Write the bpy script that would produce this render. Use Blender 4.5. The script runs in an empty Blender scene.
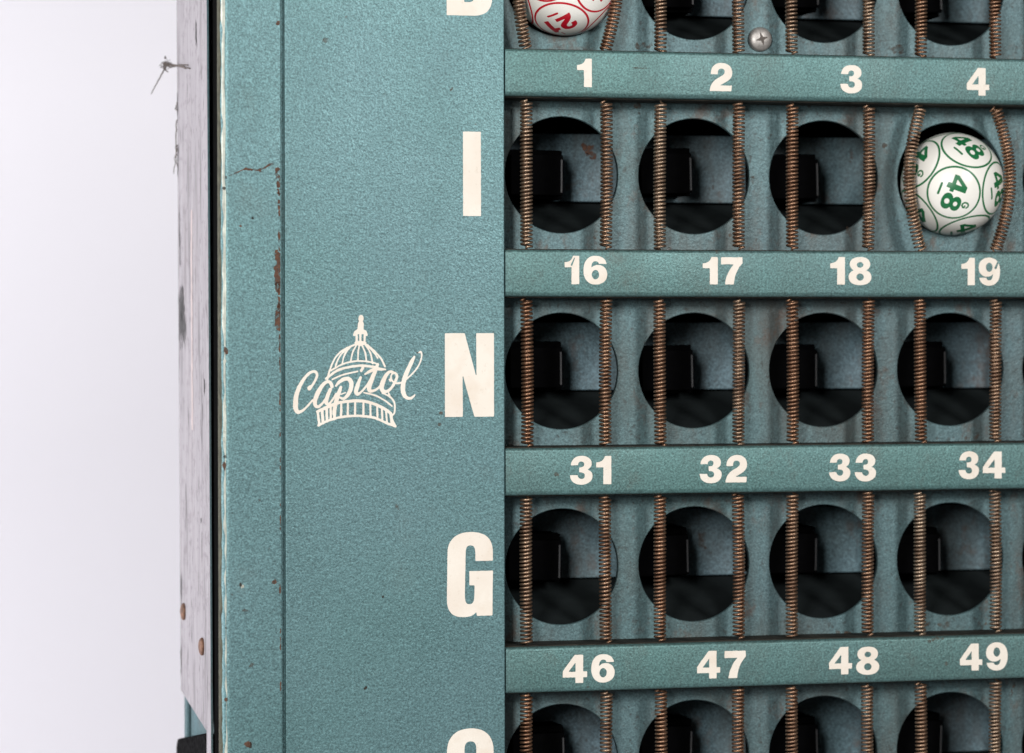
import bpy, math, random
import numpy as np
from mathutils import Vector
random.seed(4); rng = np.random.default_rng(4)
scn = bpy.context.scene
S = 0.00036                      # one pattern unit (about a photo pixel at the panel) in metres

# ------------------------------------------------------------------ camera
TH, DE, RO, F = math.radians(13.66), math.radians(0.878), math.radians(-0.067), 3075.0
c_d = np.array([math.sin(TH)*math.cos(DE), math.cos(TH)*math.cos(DE), -math.sin(DE)])
c_r = np.array([math.cos(TH), -math.sin(TH), 0.0]); c_u = np.cross(c_r, c_d)
c_r, c_u = math.cos(RO)*c_r + math.sin(RO)*c_u, -math.sin(RO)*c_r + math.cos(RO)*c_u
c_o = -F*c_d
def at(px, py, Y=0.0):
    "pattern-unit X, Z of the point seen at a photo pixel on the plane at depth Y"
    v = F*c_d + (px-512)*c_r + (376.5-py)*c_u
    k = (Y-c_o[1])/v[1]; p = c_o + k*v
    return float(p[0]), float(p[2])
cd = bpy.data.cameras.new('camera'); cam = bpy.data.objects.new('camera', cd); scn.collection.objects.link(cam)
from mathutils import Matrix
M4 = Matrix(((c_r[0], c_u[0], -c_d[0], c_o[0]*S), (c_r[1], c_u[1], -c_d[1], c_o[1]*S), (c_r[2], c_u[2], -c_d[2], c_o[2]*S), (0, 0, 0, 1)))
cam.matrix_world = M4
cd.sensor_width = 36; cd.lens = 36*F/1024; cd.clip_start = 0.05; cd.clip_end = 50
cd.dof.use_dof = True; cd.dof.focus_distance = F*S; cd.dof.aperture_fstop = 10
scn.camera = cam

# ------------------------------------------------------------------ world, lamps, exposure
w = bpy.data.worlds.new('World'); scn.world = w; w.use_nodes = True
w.node_tree.nodes['Background'].inputs[0].default_value = (0.96, 0.97, 1.0, 1)
w.node_tree.nodes['Background'].inputs[1].default_value = 0.07
def area(name, loc, target, size, power, col=(1, 1, 1), sy=None):
    l = bpy.data.lights.new(name, 'AREA'); l.energy = power; l.color = col
    l.shape = 'RECTANGLE'; l.size = size; l.size_y = sy or size
    o = bpy.data.objects.new(name, l); scn.collection.objects.link(o); o.location = loc
    o.rotation_euler = (Vector(target)-Vector(loc)).to_track_quat('-Z', 'Y').to_euler(); return o
area('softbox_key', (-0.64, -1.31, 0.26), (-0.02, 0, 0.03), 0.24, 15.5, (1, 0.985, 0.96), 0.36)
area('softbox_fill', (0.48, -1.36, 0.46), (0.05, 0, 0), 0.22, 11.0, (1, 0.99, 0.97), 0.36)
area('backdrop_fill', (-1.00, 0.32, 0.0), (0.22, 1.1, -0.12), 1.1, 16.5, (0.985, 0.975, 1.0))  # unseen area light added to brighten the backdrop
scn.view_settings.view_transform = 'Standard'; scn.view_settings.look = 'None'
scn.view_settings.exposure = 0.0; scn.view_settings.gamma = 1.0
scn.view_settings.use_curve_mapping = False

# ------------------------------------------------------------------ material helpers
class NT:
    def __init__(s, name):
        s.m = bpy.data.materials.new(name); s.m.use_nodes = True
        s.t = s.m.node_tree; s.b = s.t.nodes['Principled BSDF']
        s.co = s.t.nodes.new('ShaderNodeTexCoord').outputs['Object']
    def n(s, k): return s.t.nodes.new(k)
    def l(s, a, b): s.t.links.new(a, b)
    def mapping(s, scale):
        m = s.n('ShaderNodeMapping'); m.inputs['Scale'].default_value = scale; s.l(s.co, m.inputs[0]); return m.outputs[0]
    def noise(s, scale, detail=2, rough=0.5, vec=None, dist=0.0):
        q = s.n('ShaderNodeTexNoise'); q.inputs['Scale'].default_value = scale
        q.inputs['Detail'].default_value = detail; q.inputs['Roughness'].default_value = rough
        q.inputs['Distortion'].default_value = dist
        s.l(vec or s.co, q.inputs['Vector']); return q.outputs['Fac']
    def ramp(s, fac, stops):
        r = s.n('ShaderNodeValToRGB'); e = r.color_ramp.elements
        while len(e) < len(stops): e.new(0.5)
        for el, (p, c) in zip(e, stops):
            el.position = p; el.color = (c, c, c, 1) if isinstance(c, (int, float)) else (*c, 1)
        s.l(fac, r.inputs[0]); return r.outputs[0]
    def mix(s, fac, a, b, mode='MIX'):
        m = s.n('ShaderNodeMix'); m.data_type = 'RGBA'; m.blend_type = mode
        for v, i in ((fac, 0), (a, 6), (b, 7)):
            if isinstance(v, (int, float)): m.inputs[i].default_value = v
            elif isinstance(v, tuple): m.inputs[i].default_value = (*v, 1)
            else: s.l(v, m.inputs[i])
        return m.outputs[2]
    def mul(s, a, b):
        m = s.n('ShaderNodeMath'); m.operation = 'MULTIPLY'
        for i, v in enumerate((a, b)):
            if isinstance(v, (int, float)): m.inputs[i].default_value = v
            else: s.l(v, m.inputs[i])
        return m.outputs[0]
    def bump(s, h, strength, dist):
        b = s.n('ShaderNodeBump'); b.inputs['Strength'].default_value = strength; b.inputs['Distance'].default_value = dist
        s.l(h, b.inputs['Height']); s.l(b.outputs[0], s.b.inputs['Normal'])
    def set(s, col=None, rough=None, metal=None, spec=None):
        for k, v in (('Base Color', col), ('Roughness', rough), ('Metallic', metal), ('Specular IOR Level', spec)):
            if v is None: continue
            if isinstance(v, (int, float)): s.b.inputs[k].default_value = v
            elif isinstance(v, tuple): s.b.inputs[k].default_value = (*v, 1)
            else: s.l(v, s.b.inputs[k])
        return s.m

def sc(c, k): return tuple(min(1, x*k) for x in c)
def hammertone(name, base, stain=0.0, fleck=1.0, rough=0.42, metal=0.42):
    t = NT(name)
    fine = t.noise(1350, 2, 0.65, dist=0.4); mid = t.noise(520, 2, 0.55, dist=0.5); big = t.noise(11, 3, 0.5)
    c = t.ramp(fine, [(0.30, sc(base, 1-0.40*fleck)), (0.5, base), (0.70, sc(base, 1+0.48*fleck))])
    c = t.mix(0.40, c, t.ramp(mid, [(0.3, (0.40, 0.41, 0.41)), (0.7, (0.60, 0.59, 0.59))]), 'OVERLAY')
    c = t.mix(0.40, c, t.ramp(big, [(0.3, (0.41, 0.48, 0.45)), (0.7, (0.57, 0.53, 0.56))]), 'OVERLAY')
    rub = t.noise(26, 4, 0.6, vec=t.mapping((1, 1, 0.7)))
    c = t.mix(t.mul(t.ramp(rub, [(0.60, 0.0), (0.78, 1.0)]), 0.22), c, (0.16, 0.17, 0.15))
    pit = t.ramp(t.noise(330, 1, 0.4), [(0.80, 0.0), (0.84, 1.0)])
    c = t.mix(t.mul(pit, 0.65), c, (0.06, 0.045, 0.035))
    m = metal
    if stain:
        g = t.noise(30, 5, 0.68, vec=t.mapping((1, 1, 0.35)))
        st = t.mul(t.ramp(g, [(0.44, 0.0), (0.70, 1.0)]), stain)
        c = t.mix(st, c, (0.070, 0.056, 0.045))
        g2 = t.noise(60, 5, 0.75, vec=t.mapping((1, 1, 0.7)))
        c = t.mix(t.mul(t.ramp(g2, [(0.56, 0.0), (0.68, 1.0)]), stain*0.8), c, (0.105, 0.055, 0.034))
        sp = t.noise(420, 2, 0.6)
        c = t.mix(t.mul(t.ramp(sp, [(0.64, 0.0), (0.70, 1.0)]), stain*0.7), c, (0.04, 0.035, 0.03))
    ad = t.n('ShaderNodeMath'); ad.operation = 'ADD'; t.l(fine, ad.inputs[0]); t.l(t.mul(mid, 1.3), ad.inputs[1])
    t.bump(ad.outputs[0], 0.48, 0.0002)
    rg = t.ramp(rub, [(0.35, rough-0.03), (0.7, rough+0.08)])
    return t.set(c, rg, m, 0.5)
TEAL = (0.108, 0.203, 0.215)
m_panel = hammertone('teal_hammertone_paint', TEAL)
m_bar = hammertone('teal_bar_paint', (0.097, 0.190, 0.187), 0.25, 1.0, 0.47)
m_rear = hammertone('shaded_rear_teal', (0.070, 0.130, 0.145), 0.4, 0.7, 0.85, 0.0)  # teal darkened to put shade into the rear parts
m_plate = hammertone('teal_plate_paint', (0.100, 0.168, 0.182), 0.74, 0.8, 0.48, 0.35)
m_inner = hammertone('worn_blue_inner_paint', (0.098, 0.158, 0.186), 0.68, 1.3, 0.6, 0.0)

def simple(name, col, rough=0.5, metal=0.0, var=0.15, scale=300, spec=0.5, bump=0.0):
    t = NT(name)
    c = t.ramp(t.noise(scale, 3, 0.6), [(0.3, sc(col, 1-var)), (0.7, sc(col, 1+var))])
    if bump: t.bump(t.noise(scale*2, 3), bump, 0.0002)
    return t.set(c, rough, metal, spec)
m_black = simple('black_plastic', (0.0025, 0.0025, 0.0028), 0.6, spec=0.0)
m_rail = simple('shade_and_grime_steel', (0.030, 0.027, 0.022), 0.75, var=0.6, scale=220, spec=0.15, bump=0.4)  # grime plus painted shade for the flanges behind the bars
m_void = simple('black_recess_shade', (0.006, 0.006, 0.006), 0.9, spec=0.0)  # near-black stands in for deep shade in the recess
m_ramp = simple('shaded_ramp_dark', (0.017, 0.021, 0.022), 0.75, var=0.12, scale=120, spec=0.0)  # ramp colour carries the shade thrown by the plate
m_bracket = simple('worn_black_bracket_paint', (0.012, 0.012, 0.0125), 0.5, var=0.7, scale=500, bump=0.5, spec=0.0)
m_cream = None
t = NT('cream_lettering_paint')
c = t.ramp(t.noise(60, 3, 0.6), [(0.35, (0.80, 0.72, 0.63)), (0.6, (0.84, 0.775, 0.69))])
c = t.mix(t.mul(t.ramp(t.noise(420, 3, 0.7), [(0.60, 0.0), (0.72, 1.0)]), 0.35), c, (0.55, 0.45, 0.35))
c = t.mix(t.mul(t.ramp(t.noise(95, 4, 0.6), [(0.52, 0.0), (0.7, 1.0)]), 0.3), c, (0.70, 0.57, 0.44))
c = t.mix(t.mul(t.ramp(t.noise(900, 3, 0.75), [(0.68, 0.0), (0.73, 1.0)]), 0.55), c, (0.22, 0.27, 0.26))
m_cream = t.set(c, 0.55, 0, 0.3)
def broken(name, a, b, lo, hi, top):
    t = NT(name)
    t.set(t.ramp(t.noise(700, 3, 0.65), [(0.35, a), (0.65, b)]), 0.9, 0, 0.1)
    t.bump(t.noise(900, 3), 0.5, 0.0002)
    t.l(t.ramp(t.noise(520, 4, 0.7), [(lo, 0.0), (hi, top)]), t.b.inputs['Alpha'])
    return t.m
m_rust = broken('brown_rust', (0.15, 0.080, 0.054), (0.088, 0.052, 0.040), 0.33, 0.50, 0.95)
m_stain = broken('faint_brown_stain', (0.15, 0.095, 0.065), (0.085, 0.06, 0.045), 0.34, 0.72, 0.8)
m_grime = broken('dark_grime', (0.06, 0.05, 0.042), (0.035, 0.03, 0.026), 0.3, 0.5, 0.85)
m_olive = simple('olive_bend_shade', (0.075, 0.075, 0.052), 0.7, var=0.4, scale=300, spec=0.1)  # painted shade for the left-facing side of the bend
m_worn_glint = simple('worn_paint_and_highlight', (0.50, 0.52, 0.45), 0.35, 0.3, var=0.25, scale=350)  # worn chips, and the painted highlight along the bend
m_smudge = simple('black_scuff_rub', (0.06, 0.058, 0.06), 0.8, var=0.4, scale=300)
m_pink = simple('pale_pink_line', (0.43, 0.355, 0.345), 0.6, var=0.15, scale=300)
m_steel = simple('screw_steel', (0.44, 0.415, 0.395), 0.48, 0.6, var=0.22, scale=900, bump=0.15)
m_rivet = simple('rusty_rivet', (0.15, 0.075, 0.045), 0.55, 0.3, var=0.5, scale=600, bump=0.4)
m_lever = simple('dull_lever_steel', (0.045, 0.045, 0.048), 0.5, 0.0, var=0.2)
m_slot = simple('dark_slot', (0.10, 0.085, 0.075), 0.6, 0.4, var=0.3, scale=900)  # flat dark tone for the cross slot
m_fluff = simple('grey_brown_fluff', (0.12, 0.10, 0.09), 0.95, var=0.4, scale=900)
# copper coil with tarnish, a different tone for each spring
t = NT('tarnished_copper_wire')
oi = t.n('ShaderNodeObjectInfo').outputs['Random']
tone = t.ramp(oi, [(0.0, (0.40, 0.225, 0.138)), (0.5, (0.42, 0.27, 0.178)), (1.0, (0.50, 0.375, 0.27))])
q = t.n('ShaderNodeTexNoise'); q.noise_dimensions = '4D'; q.inputs['Scale'].default_value = 120; q.inputs['Detail'].default_value = 4; q.inputs['Roughness'].default_value = 0.7
t.l(t.co, q.inputs['Vector']); t.l(t.mul(oi, 40.0), q.inputs['W']); tar = q.outputs['Fac']
c = t.mix(t.ramp(tar, [(0.42, 0.0), (0.68, 0.85)]), tone, (0.12, 0.058, 0.036))
m_copper = t.set(c, t.ramp(tar, [(0.3, 0.33), (0.7, 0.5)]), 0.85, 0.5)
# brushed lavender-grey side
t = NT('brushed_grey_side_paint')
st = t.noise(520, 4, 0.7, vec=t.mapping((1, 0.3, 0.035)))
c = t.ramp(st, [(0.30, (0.12, 0.11, 0.115)), (0.47, (0.27, 0.252, 0.268)), (0.75, (0.35, 0.328, 0.348))])
sk = t.ramp(t.noise(420, 3, 0.65, vec=t.mapping((1, 0.4, 0.16))), [(0.60, 0.0), (0.68, 1.0)])
c = t.mix(t.mul(sk, 0.8), c, (0.07, 0.06, 0.065))
c = t.mix(t.mul(t.ramp(t.noise(900, 3, 0.7, vec=t.mapping((1, 0.17, 0.26))), [(0.54, 0.0), (0.64, 1.0)]), 0.6), c, (0.16, 0.14, 0.15))
c = t.mix(t.mul(t.ramp(t.noise(60, 3, 0.6, vec=t.mapping((1, 1, 0.3))), [(0.5, 0.0), (0.75, 1.0)]), 0.4), c, (0.30, 0.27, 0.28))
t.bump(st, 0.3, 0.0002)
m_side = t.set(c, 0.55, 0.0, 0.35)
t = NT('glossy_white_ball'); c = t.ramp(t.noise(60, 3), [(0.3, (0.86, 0.84, 0.78)), (0.7, (0.90, 0.885, 0.83))])
m_ball = t.set(c, 0.22, 0, 0.5); 
m_green = simple('green_ball_ink', (0.012, 0.15, 0.052), 0.35, var=0.15, scale=800)
m_red = simple('red_ball_ink', (0.52, 0.008, 0.022), 0.35, var=0.1, scale=800)
t = NT('white_paper_backdrop'); c = t.ramp(t.noise(3, 2), [(0.3, (0.80, 0.785, 0.825)), (0.7, (0.82, 0.805, 0.845))]); m_paper = t.set(c, 0.9, 0, 0.1)

# ------------------------------------------------------------------ mesh helpers
ZB = -1300.0                                   # underside of the machine, pattern units
def link(name, me, parent=None, loc=None):
    o = bpy.data.objects.new(name, me); scn.collection.objects.link(o)
    if parent: o.parent = parent
    if loc is not None: o.location = loc
    return o
def empty(name, loc, label, cat, group=None):
    o = bpy.data.objects.new(name, None); scn.collection.objects.link(o); o.location = loc
    o.empty_display_size = 0.02; o['label'] = label; o['category'] = cat
    if group: o['group'] = group
    return o
def build(name, V, Fc, mat, parent=None, org=(0, 0, 0), loc=None, smooth=False):
    "V in pattern units; org = the pattern-unit point the mesh is measured from"
    me = bpy.data.meshes.new(name)
    me.from_pydata([((x-org[0])*S, (y-org[1])*S, (z-org[2])*S) for x, y, z in V], [], [tuple(f) for f in Fc])
    me.materials.append(mat); me.validate(); me.update()
    if smooth: me.polygons.foreach_set('use_smooth', [True]*len(me.polygons))
    return link(name, me, parent, loc)
def box(V, Fc, x0, x1, y0, y1, z0, z1):
    n = len(V)
    V += [(x0, y0, z0), (x1, y0, z0), (x1, y1, z0), (x0, y1, z0), (x0, y0, z1), (x1, y0, z1), (x1, y1, z1), (x0, y1, z1)]
    Fc += [tuple(n+i for i in f) for f in ((0, 3, 2, 1), (4, 5, 6, 7), (0, 1, 5, 4), (1, 2, 6, 5), (2, 3, 7, 6), (3, 0, 4, 7))]
def bevel(o, wd, seg=3, ang=40):
    b = o.modifiers.new('bevel', 'BEVEL'); b.width = wd*S; b.segments = seg; b.limit_method = 'ANGLE'; b.angle_limit = math.radians(ang)
    for p in o.data.polygons: p.use_smooth = True
    n = o.modifiers.new('wn', 'WEIGHTED_NORMAL'); n.keep_sharp = True
    return o
def prism(V, Fc, prof, a0, a1, axis):
    "extrude closed 2D profile along axis 'x' (profile y,z)"
    n = len(V); k = len(prof)
    for a in (a0, a1):
        for p, q in prof: V.append((a, p, q))
    for i in range(k): j = (i+1) % k; Fc.append((n+i, n+j, n+k+j, n+k+i))
    Fc.append(tuple(n+i for i in range(k))[::-1]); Fc.append(tuple(n+k+i for i in range(k)))
def tube(V, Fc, pts, rad, sides=6, cap=True):
    P = np.array(pts, float); n0 = len(V); N = len(P)
    T = np.gradient(P, axis=0); T /= np.linalg.norm(T, axis=1)[:, None]+1e-9
    ref = np.array([0.13, 0.2, 0.97]) if abs(T[0][2]) < 0.9 else np.array([1, 0.1, 0.0])
    for i in range(N):
        a = np.cross(T[i], ref); a /= np.linalg.norm(a)+1e-9; b = np.cross(T[i], a); ref = np.cross(a, T[i])
        r = rad[i] if hasattr(rad, '__len__') else rad
        for k in range(sides):
            g = 2*math.pi*k/sides; V.append(tuple(P[i]+r*(math.cos(g)*a+math.sin(g)*b)))
    for i in range(N-1):
        for k in range(sides):
            k2 = (k+1) % sides; Fc.append((n0+i*sides+k, n0+i*sides+k2, n0+(i+1)*sides+k2, n0+(i+1)*sides+k))
    if cap:
        Fc.append(tuple(n0+k for k in range(sides))[::-1]); Fc.append(tuple(n0+(N-1)*sides+k for k in range(sides)))

# ---- 2D shapes as distance fields -> flat meshes
def bez(path):
    "path: list of ('M',x,y) / ('L',x,y) / ('C',x1,y1,x2,y2,x,y) -> points"
    P = []
    for s in path:
        if s[0] in 'ML': P.append((s[1], s[2]))
        else:
            a = np.array(P[-1]); b, c_, d = np.array(s[1:3]), np.array(s[3:5]), np.array(s[5:7])
            for i in range(1, 11):
                u = i/10; P.append(tuple(a*(1-u)**3+3*b*u*(1-u)**2+3*c_*u*u*(1-u)+d*u**3))
    return P
def ell(cx, cy, rx, ry, n=32): return [(cx+rx*math.cos(2*math.pi*i/n), cy+ry*math.sin(2*math.pi*i/n)) for i in range(n)]
def poly_sdf(contours):
    segs = []
    for cpts in contours:
        for i in range(len(cpts)): segs.append((*cpts[i], *cpts[(i+1) % len(cpts)]))
    def f(X, Y):
        D = np.full(X.shape, 1e9); ins = np.zeros(X.shape, bool)
        for ax, ay, bx, by in segs:
            dx, dy = bx-ax, by-ay; L = dx*dx+dy*dy
            if L < 1e-12: continue
            h = np.clip(((X-ax)*dx+(Y-ay)*dy)/L, 0, 1)
            D = np.minimum(D, np.hypot(X-ax-h*dx, Y-ay-h*dy))
            if ay != by:
                cr = ((ay > Y) != (by > Y)) & (X < (bx-ax)*(Y-ay)/(by-ay)+ax); ins ^= cr
        return np.where(ins, -D, D)
    return f
def strokes_sdf(strokes):
    "strokes: lists of (x, y, r)"
    def f(X, Y):
        D = np.full(X.shape, 1e9)
        for s in strokes:
            for (ax, ay, ra), (bx, by, rb) in zip(s[:-1], s[1:]):
                dx, dy = bx-ax, by-ay; L = dx*dx+dy*dy+1e-9
                h = np.clip(((X-ax)*dx+(Y-ay)*dy)/L, 0, 1)
                D = np.minimum(D, np.hypot(X-ax-h*dx, Y-ay-h*dy)-(ra+(rb-ra)*h))
        return D
    return f
def smooth_stroke(pts, n=6):
    P = np.array(pts, float); out = []
    for i in range(len(P)-1):
        p0 = P[max(i-1, 0)]; p1 = P[i]; p2 = P[i+1]; p3 = P[min(i+2, len(P)-1)]
        for k in range(n):
            u = k/n
            q = 0.5*((2*p1)+(-p0+p2)*u+(2*p0-5*p1+4*p2-p3)*u*u+(-p0+3*p1-3*p2+p3)*u**3); q[2] = max(q[2], 0.3)
            out.append(tuple(q))
    out.append(tuple(P[-1])); return out
def vnoise(X, Y, s, seed):
    g = np.random.default_rng(seed).random((64, 64)); x = X/s; y = Y/s
    xi = np.floor(x).astype(int); yi = np.floor(y).astype(int); fx = x-xi; fy = y-yi
    fx = fx*fx*(3-2*fx); fy = fy*fy*(3-2*fy); q = lambda a, b: g[a % 64, b % 64]
    return (q(xi, yi)*(1-fx)+q(xi+1, yi)*fx)*(1-fy)+(q(xi, yi+1)*(1-fx)+q(xi+1, yi+1)*fx)*fy-0.5
def field_mesh(f, x0, x1, y0, y1, step, fn):
    "march the cells where f<0; fn maps 2D points to 3D"
    nx = int((x1-x0)/step)+2; ny = int((y1-y0)/step)+2
    gx = x0+step*np.arange(nx); gy = y0+step*np.arange(ny)
    D = f(*np.meshgrid(gx, gy, indexing='ij')); ins = D < 0
    cnt = ins[:-1, :-1].astype(int)+ins[1:, :-1]+ins[:-1, 1:]+ins[1:, 1:]
    V, Fc, key = [], [], {}
    def vert(k, x, y):
        if k not in key: key[k] = len(V); V.append((x, y))
        return key[k]
    for i, j in np.argwhere(cnt > 0):
        cs = ((i, j), (i+1, j), (i+1, j+1), (i, j+1)); poly = []
        for a in range(4):
            p, q = cs[a], cs[(a+1) % 4]; dp, dq = D[p], D[q]
            if dp < 0: poly.append(vert(('c', int(p[0]), int(p[1])), gx[p[0]], gy[p[1]]))
            if (dp < 0) != (dq < 0):
                lo, hi = (p, q) if p < q else (q, p)
                u = D[lo]/(D[lo]-D[hi]); u = min(max(u, 0.02), 0.98)
                poly.append(vert(('e', int(lo[0]), int(lo[1]), int(hi[0]), int(hi[1])), gx[lo[0]]+(gx[hi[0]]-gx[lo[0]])*u, gy[lo[1]]+(gy[hi[1]]-gy[lo[1]])*u))
        if len(poly) >= 3: Fc.append(tuple(poly))
    return [fn(x, y) for x, y in V], Fc

# ---- glyph outlines (own units, y down), later fitted to their boxes
def mp(*a): return list(a)
SIX = [bez([('M', 852, 320), ('C', 846, 282, 815, 262, 771, 262), ('C', 712, 262, 683, 306, 683, 368), ('C', 683, 432, 716, 470, 771, 470), ('C', 822, 470, 857, 440, 857, 396), ('C', 857, 354, 828, 328, 789, 328), ('C', 767, 328, 751, 336, 740, 350), ('C', 742, 318, 752, 301, 771, 301), ('C', 785, 301, 793, 308, 796, 320)]), ell(771, 398, 27, 34)]
GLYPH = {
 '1': [bez([('M', 745, 210), ('L', 745, 417), ('L', 686, 417), ('L', 686, 294), ('L', 634, 294), ('L', 634, 257), ('C', 665, 256, 690, 244, 698, 210)])],
 '2': [bez([('M', 157, 380), ('C', 157, 342, 178, 322, 212, 322), ('C', 245, 322, 266, 342, 266, 371), ('C', 266, 396, 251, 409, 232, 420), ('C', 214, 430, 206, 434, 201, 437), ('L', 264, 437), ('L', 262, 466), ('L', 152, 466), ('C', 154, 432, 168, 414, 196, 398), ('C', 218, 385, 228, 380, 228, 368), ('C', 228, 357, 221, 351, 210, 351), ('C', 198, 351, 192, 360, 192, 380)])],
 '3': [bez([('M', 590, 330), ('C', 594, 288, 622, 262, 668, 262), ('C', 716, 262, 742, 286, 742, 318), ('C', 742, 340, 731, 355, 710, 362), ('C', 735, 370, 748, 386, 748, 408), ('C', 748, 446, 716, 472, 668, 472), ('C', 616, 472, 586, 444, 584, 402), ('L', 640, 402), ('C', 642, 420, 652, 430, 668, 430), ('C', 684, 430, 692, 420, 692, 406), ('C', 692, 390, 680, 382, 660, 382), ('L', 651, 382), ('L', 651, 346), ('L', 660, 346), ('C', 678, 346, 687, 338, 687, 324), ('C', 687, 311, 680, 303, 667, 303), ('C', 653, 303, 645, 312, 643, 330)])],
 '4': [[(692, 172), (692, 290), (718, 290), (718, 330), (692, 330), (692, 370), (640, 370), (640, 330), (556, 330), (556, 285), (636, 172)], [(641, 226), (641, 291), (594, 291)]],
 '6': SIX,
 '7': [bez([('M', 843, 80), ('L', 942, 80), ('L', 942, 108), ('C', 918, 134, 905, 165, 902, 207), ('L', 861, 207), ('C', 865, 170, 880, 138, 903, 113), ('L', 843, 113)])],
 '8': [bez([('M', 418, 26), ('C', 444, 26, 457, 38, 457, 54), ('C', 457, 65, 450, 73, 441, 77), ('C', 455, 82, 462, 91, 462, 103), ('C', 462, 122, 444, 134, 418, 134), ('C', 391, 134, 373, 122, 373, 103), ('C', 373, 91, 380, 82, 394, 77), ('C', 385, 73, 378, 65, 378, 54), ('C', 378, 38, 392, 26, 418, 26)]), ell(418, 56, 12.5, 11), ell(418, 103, 14.5, 13.5)],
 '9': [[(-x, -y) for x, y in cc] for cc in SIX],
 'I': [[(0, 0), (18, 0), (18, 84), (0, 84)]],
 'N': [[(102, 90), (237, 90), (317, 395), (315, 90), (437, 90), (437, 662), (302, 662), (222, 372), (224, 662), (102, 662)]],
 'G': [bez([('M', 430, 282), ('L', 309, 282), ('C', 309, 200, 310, 175, 275, 175), ('C', 242, 175, 242, 200, 241, 260), ('L', 236, 490), ('C', 236, 560, 240, 576, 268, 576), ('C', 300, 576, 302, 550, 303, 470), ('L', 303, 447), ('L', 267, 447), ('L', 267, 350), ('L', 430, 350), ('L', 426, 657), ('L', 318, 657), ('L', 315, 630), ('C', 298, 655, 268, 664, 225, 664), ('C', 150, 664, 112, 625, 112, 540), ('L', 117, 215), ('C', 120, 130, 180, 83, 275, 83), ('C', 380, 83, 432, 130, 430, 230)])],
 'O': [bez([('M', 23.5, 0), ('C', 38, 0, 47, 8, 47, 23), ('L', 47, 62), ('C', 47, 77, 38, 85, 23.5, 85), ('C', 9, 85, 0, 77, 0, 62), ('L', 0, 23), ('C', 0, 8, 9, 0, 23.5, 0)]), bez([('M', 23.5, 13), ('C', 28, 13, 29.5, 16, 29.5, 22), ('L', 29.5, 63), ('C', 29.5, 69, 28, 72, 23.5, 72), ('C', 19, 72, 17.5, 69, 17.5, 63), ('L', 17.5, 22), ('C', 17.5, 16, 19, 13, 23.5, 13)])],
 'B': [bez([('M', 0, 0), ('L', 26, 0), ('C', 41, 0, 45, 8, 45, 20), ('C', 45, 32, 42, 38, 36, 41), ('C', 43, 44, 46, 50, 46, 62), ('C', 46, 78, 40, 84, 26, 84), ('L', 0, 84)]), bez([('M', 17.5, 14), ('L', 22, 14), ('C', 27, 14, 27.5, 18, 27.5, 24), ('C', 27.5, 32, 26, 35, 21, 35), ('L', 17.5, 35)]), bez([('M', 17.5, 48), ('L', 22, 48), ('C', 27, 48, 28, 52, 28, 60), ('C', 28, 68, 27, 70.5, 22, 70.5), ('L', 17.5, 70.5)])],
}
def fit(ch, x0, x1, z1, z0):
    "contours of glyph scaled to the box x0..x1, z0 (bottom)..z1 (top)"
    P = np.array([p for cc in GLYPH[ch] for p in cc]); lo, hi = P.min(0), P.max(0)
    return [[(x0+(x-lo[0])/(hi[0]-lo[0])*(x1-x0), z1-(y-lo[1])/(hi[1]-lo[1])*(z1-z0)) for x, y in cc] for cc in GLYPH[ch]]
def flat_mark(name, contours_or_f, bounds, Y, mat, parent, step, off=0.18):
    f = contours_or_f if callable(contours_or_f) else poly_sdf(contours_or_f)
    V, Fc = field_mesh(f, *bounds, step, lambda x, z: (x, Y-off, z))
    return build(name, V, [ff[::1] for ff in Fc], mat, parent, ORG)
def bounds_of(cs, pad=1.5):
    P = np.array([p for cc in cs for p in cc]); return P[:, 0].min()-pad, P[:, 0].max()+pad, P[:, 1].min()-pad, P[:, 1].max()+pad

# ------------------------------------------------------------------ setting: paper sweep
V, Fc = [], []
prof = [(-0.30, 0.0)]
R_ = 0.14; yb = 1.1
prof += [(yb-R_+R_*math.sin(a), R_-R_*math.cos(a)) for a in np.linspace(0, math.pi/2, 14)]+[(yb, 2.6)]
for y, z in prof:
    for x in (-3, 3): V.append((x/S, y/S, (z+ZB*S)/S-0.0))
for i in range(len(prof)-1): Fc.append((2*i, 2*i+1, 2*i+3, 2*i+2))
bd = build('backdrop', V, Fc, m_paper, smooth=True); bd['kind'] = 'structure'

# ------------------------------------------------------------------ the machine
ORG = (0, 0, ZB)
root = empty('bingo_board', (0, 0, ZB*S), 'old teal metal bingo board with coiled springs and cream lettering before a white backdrop', 'bingo board')
xr_ = -234.2; XP = -8.9; YP = 50.0; YS = 18.0; YBK = 172.0
TOP = 640.0
XR = 67-2.7+141*5+70.5                        # right end of the built part of the board
HX = [64.5+141*k for k in range(6)]
HZ = [404.6, 204.6, 4.5, -195.4, -395.4]
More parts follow.
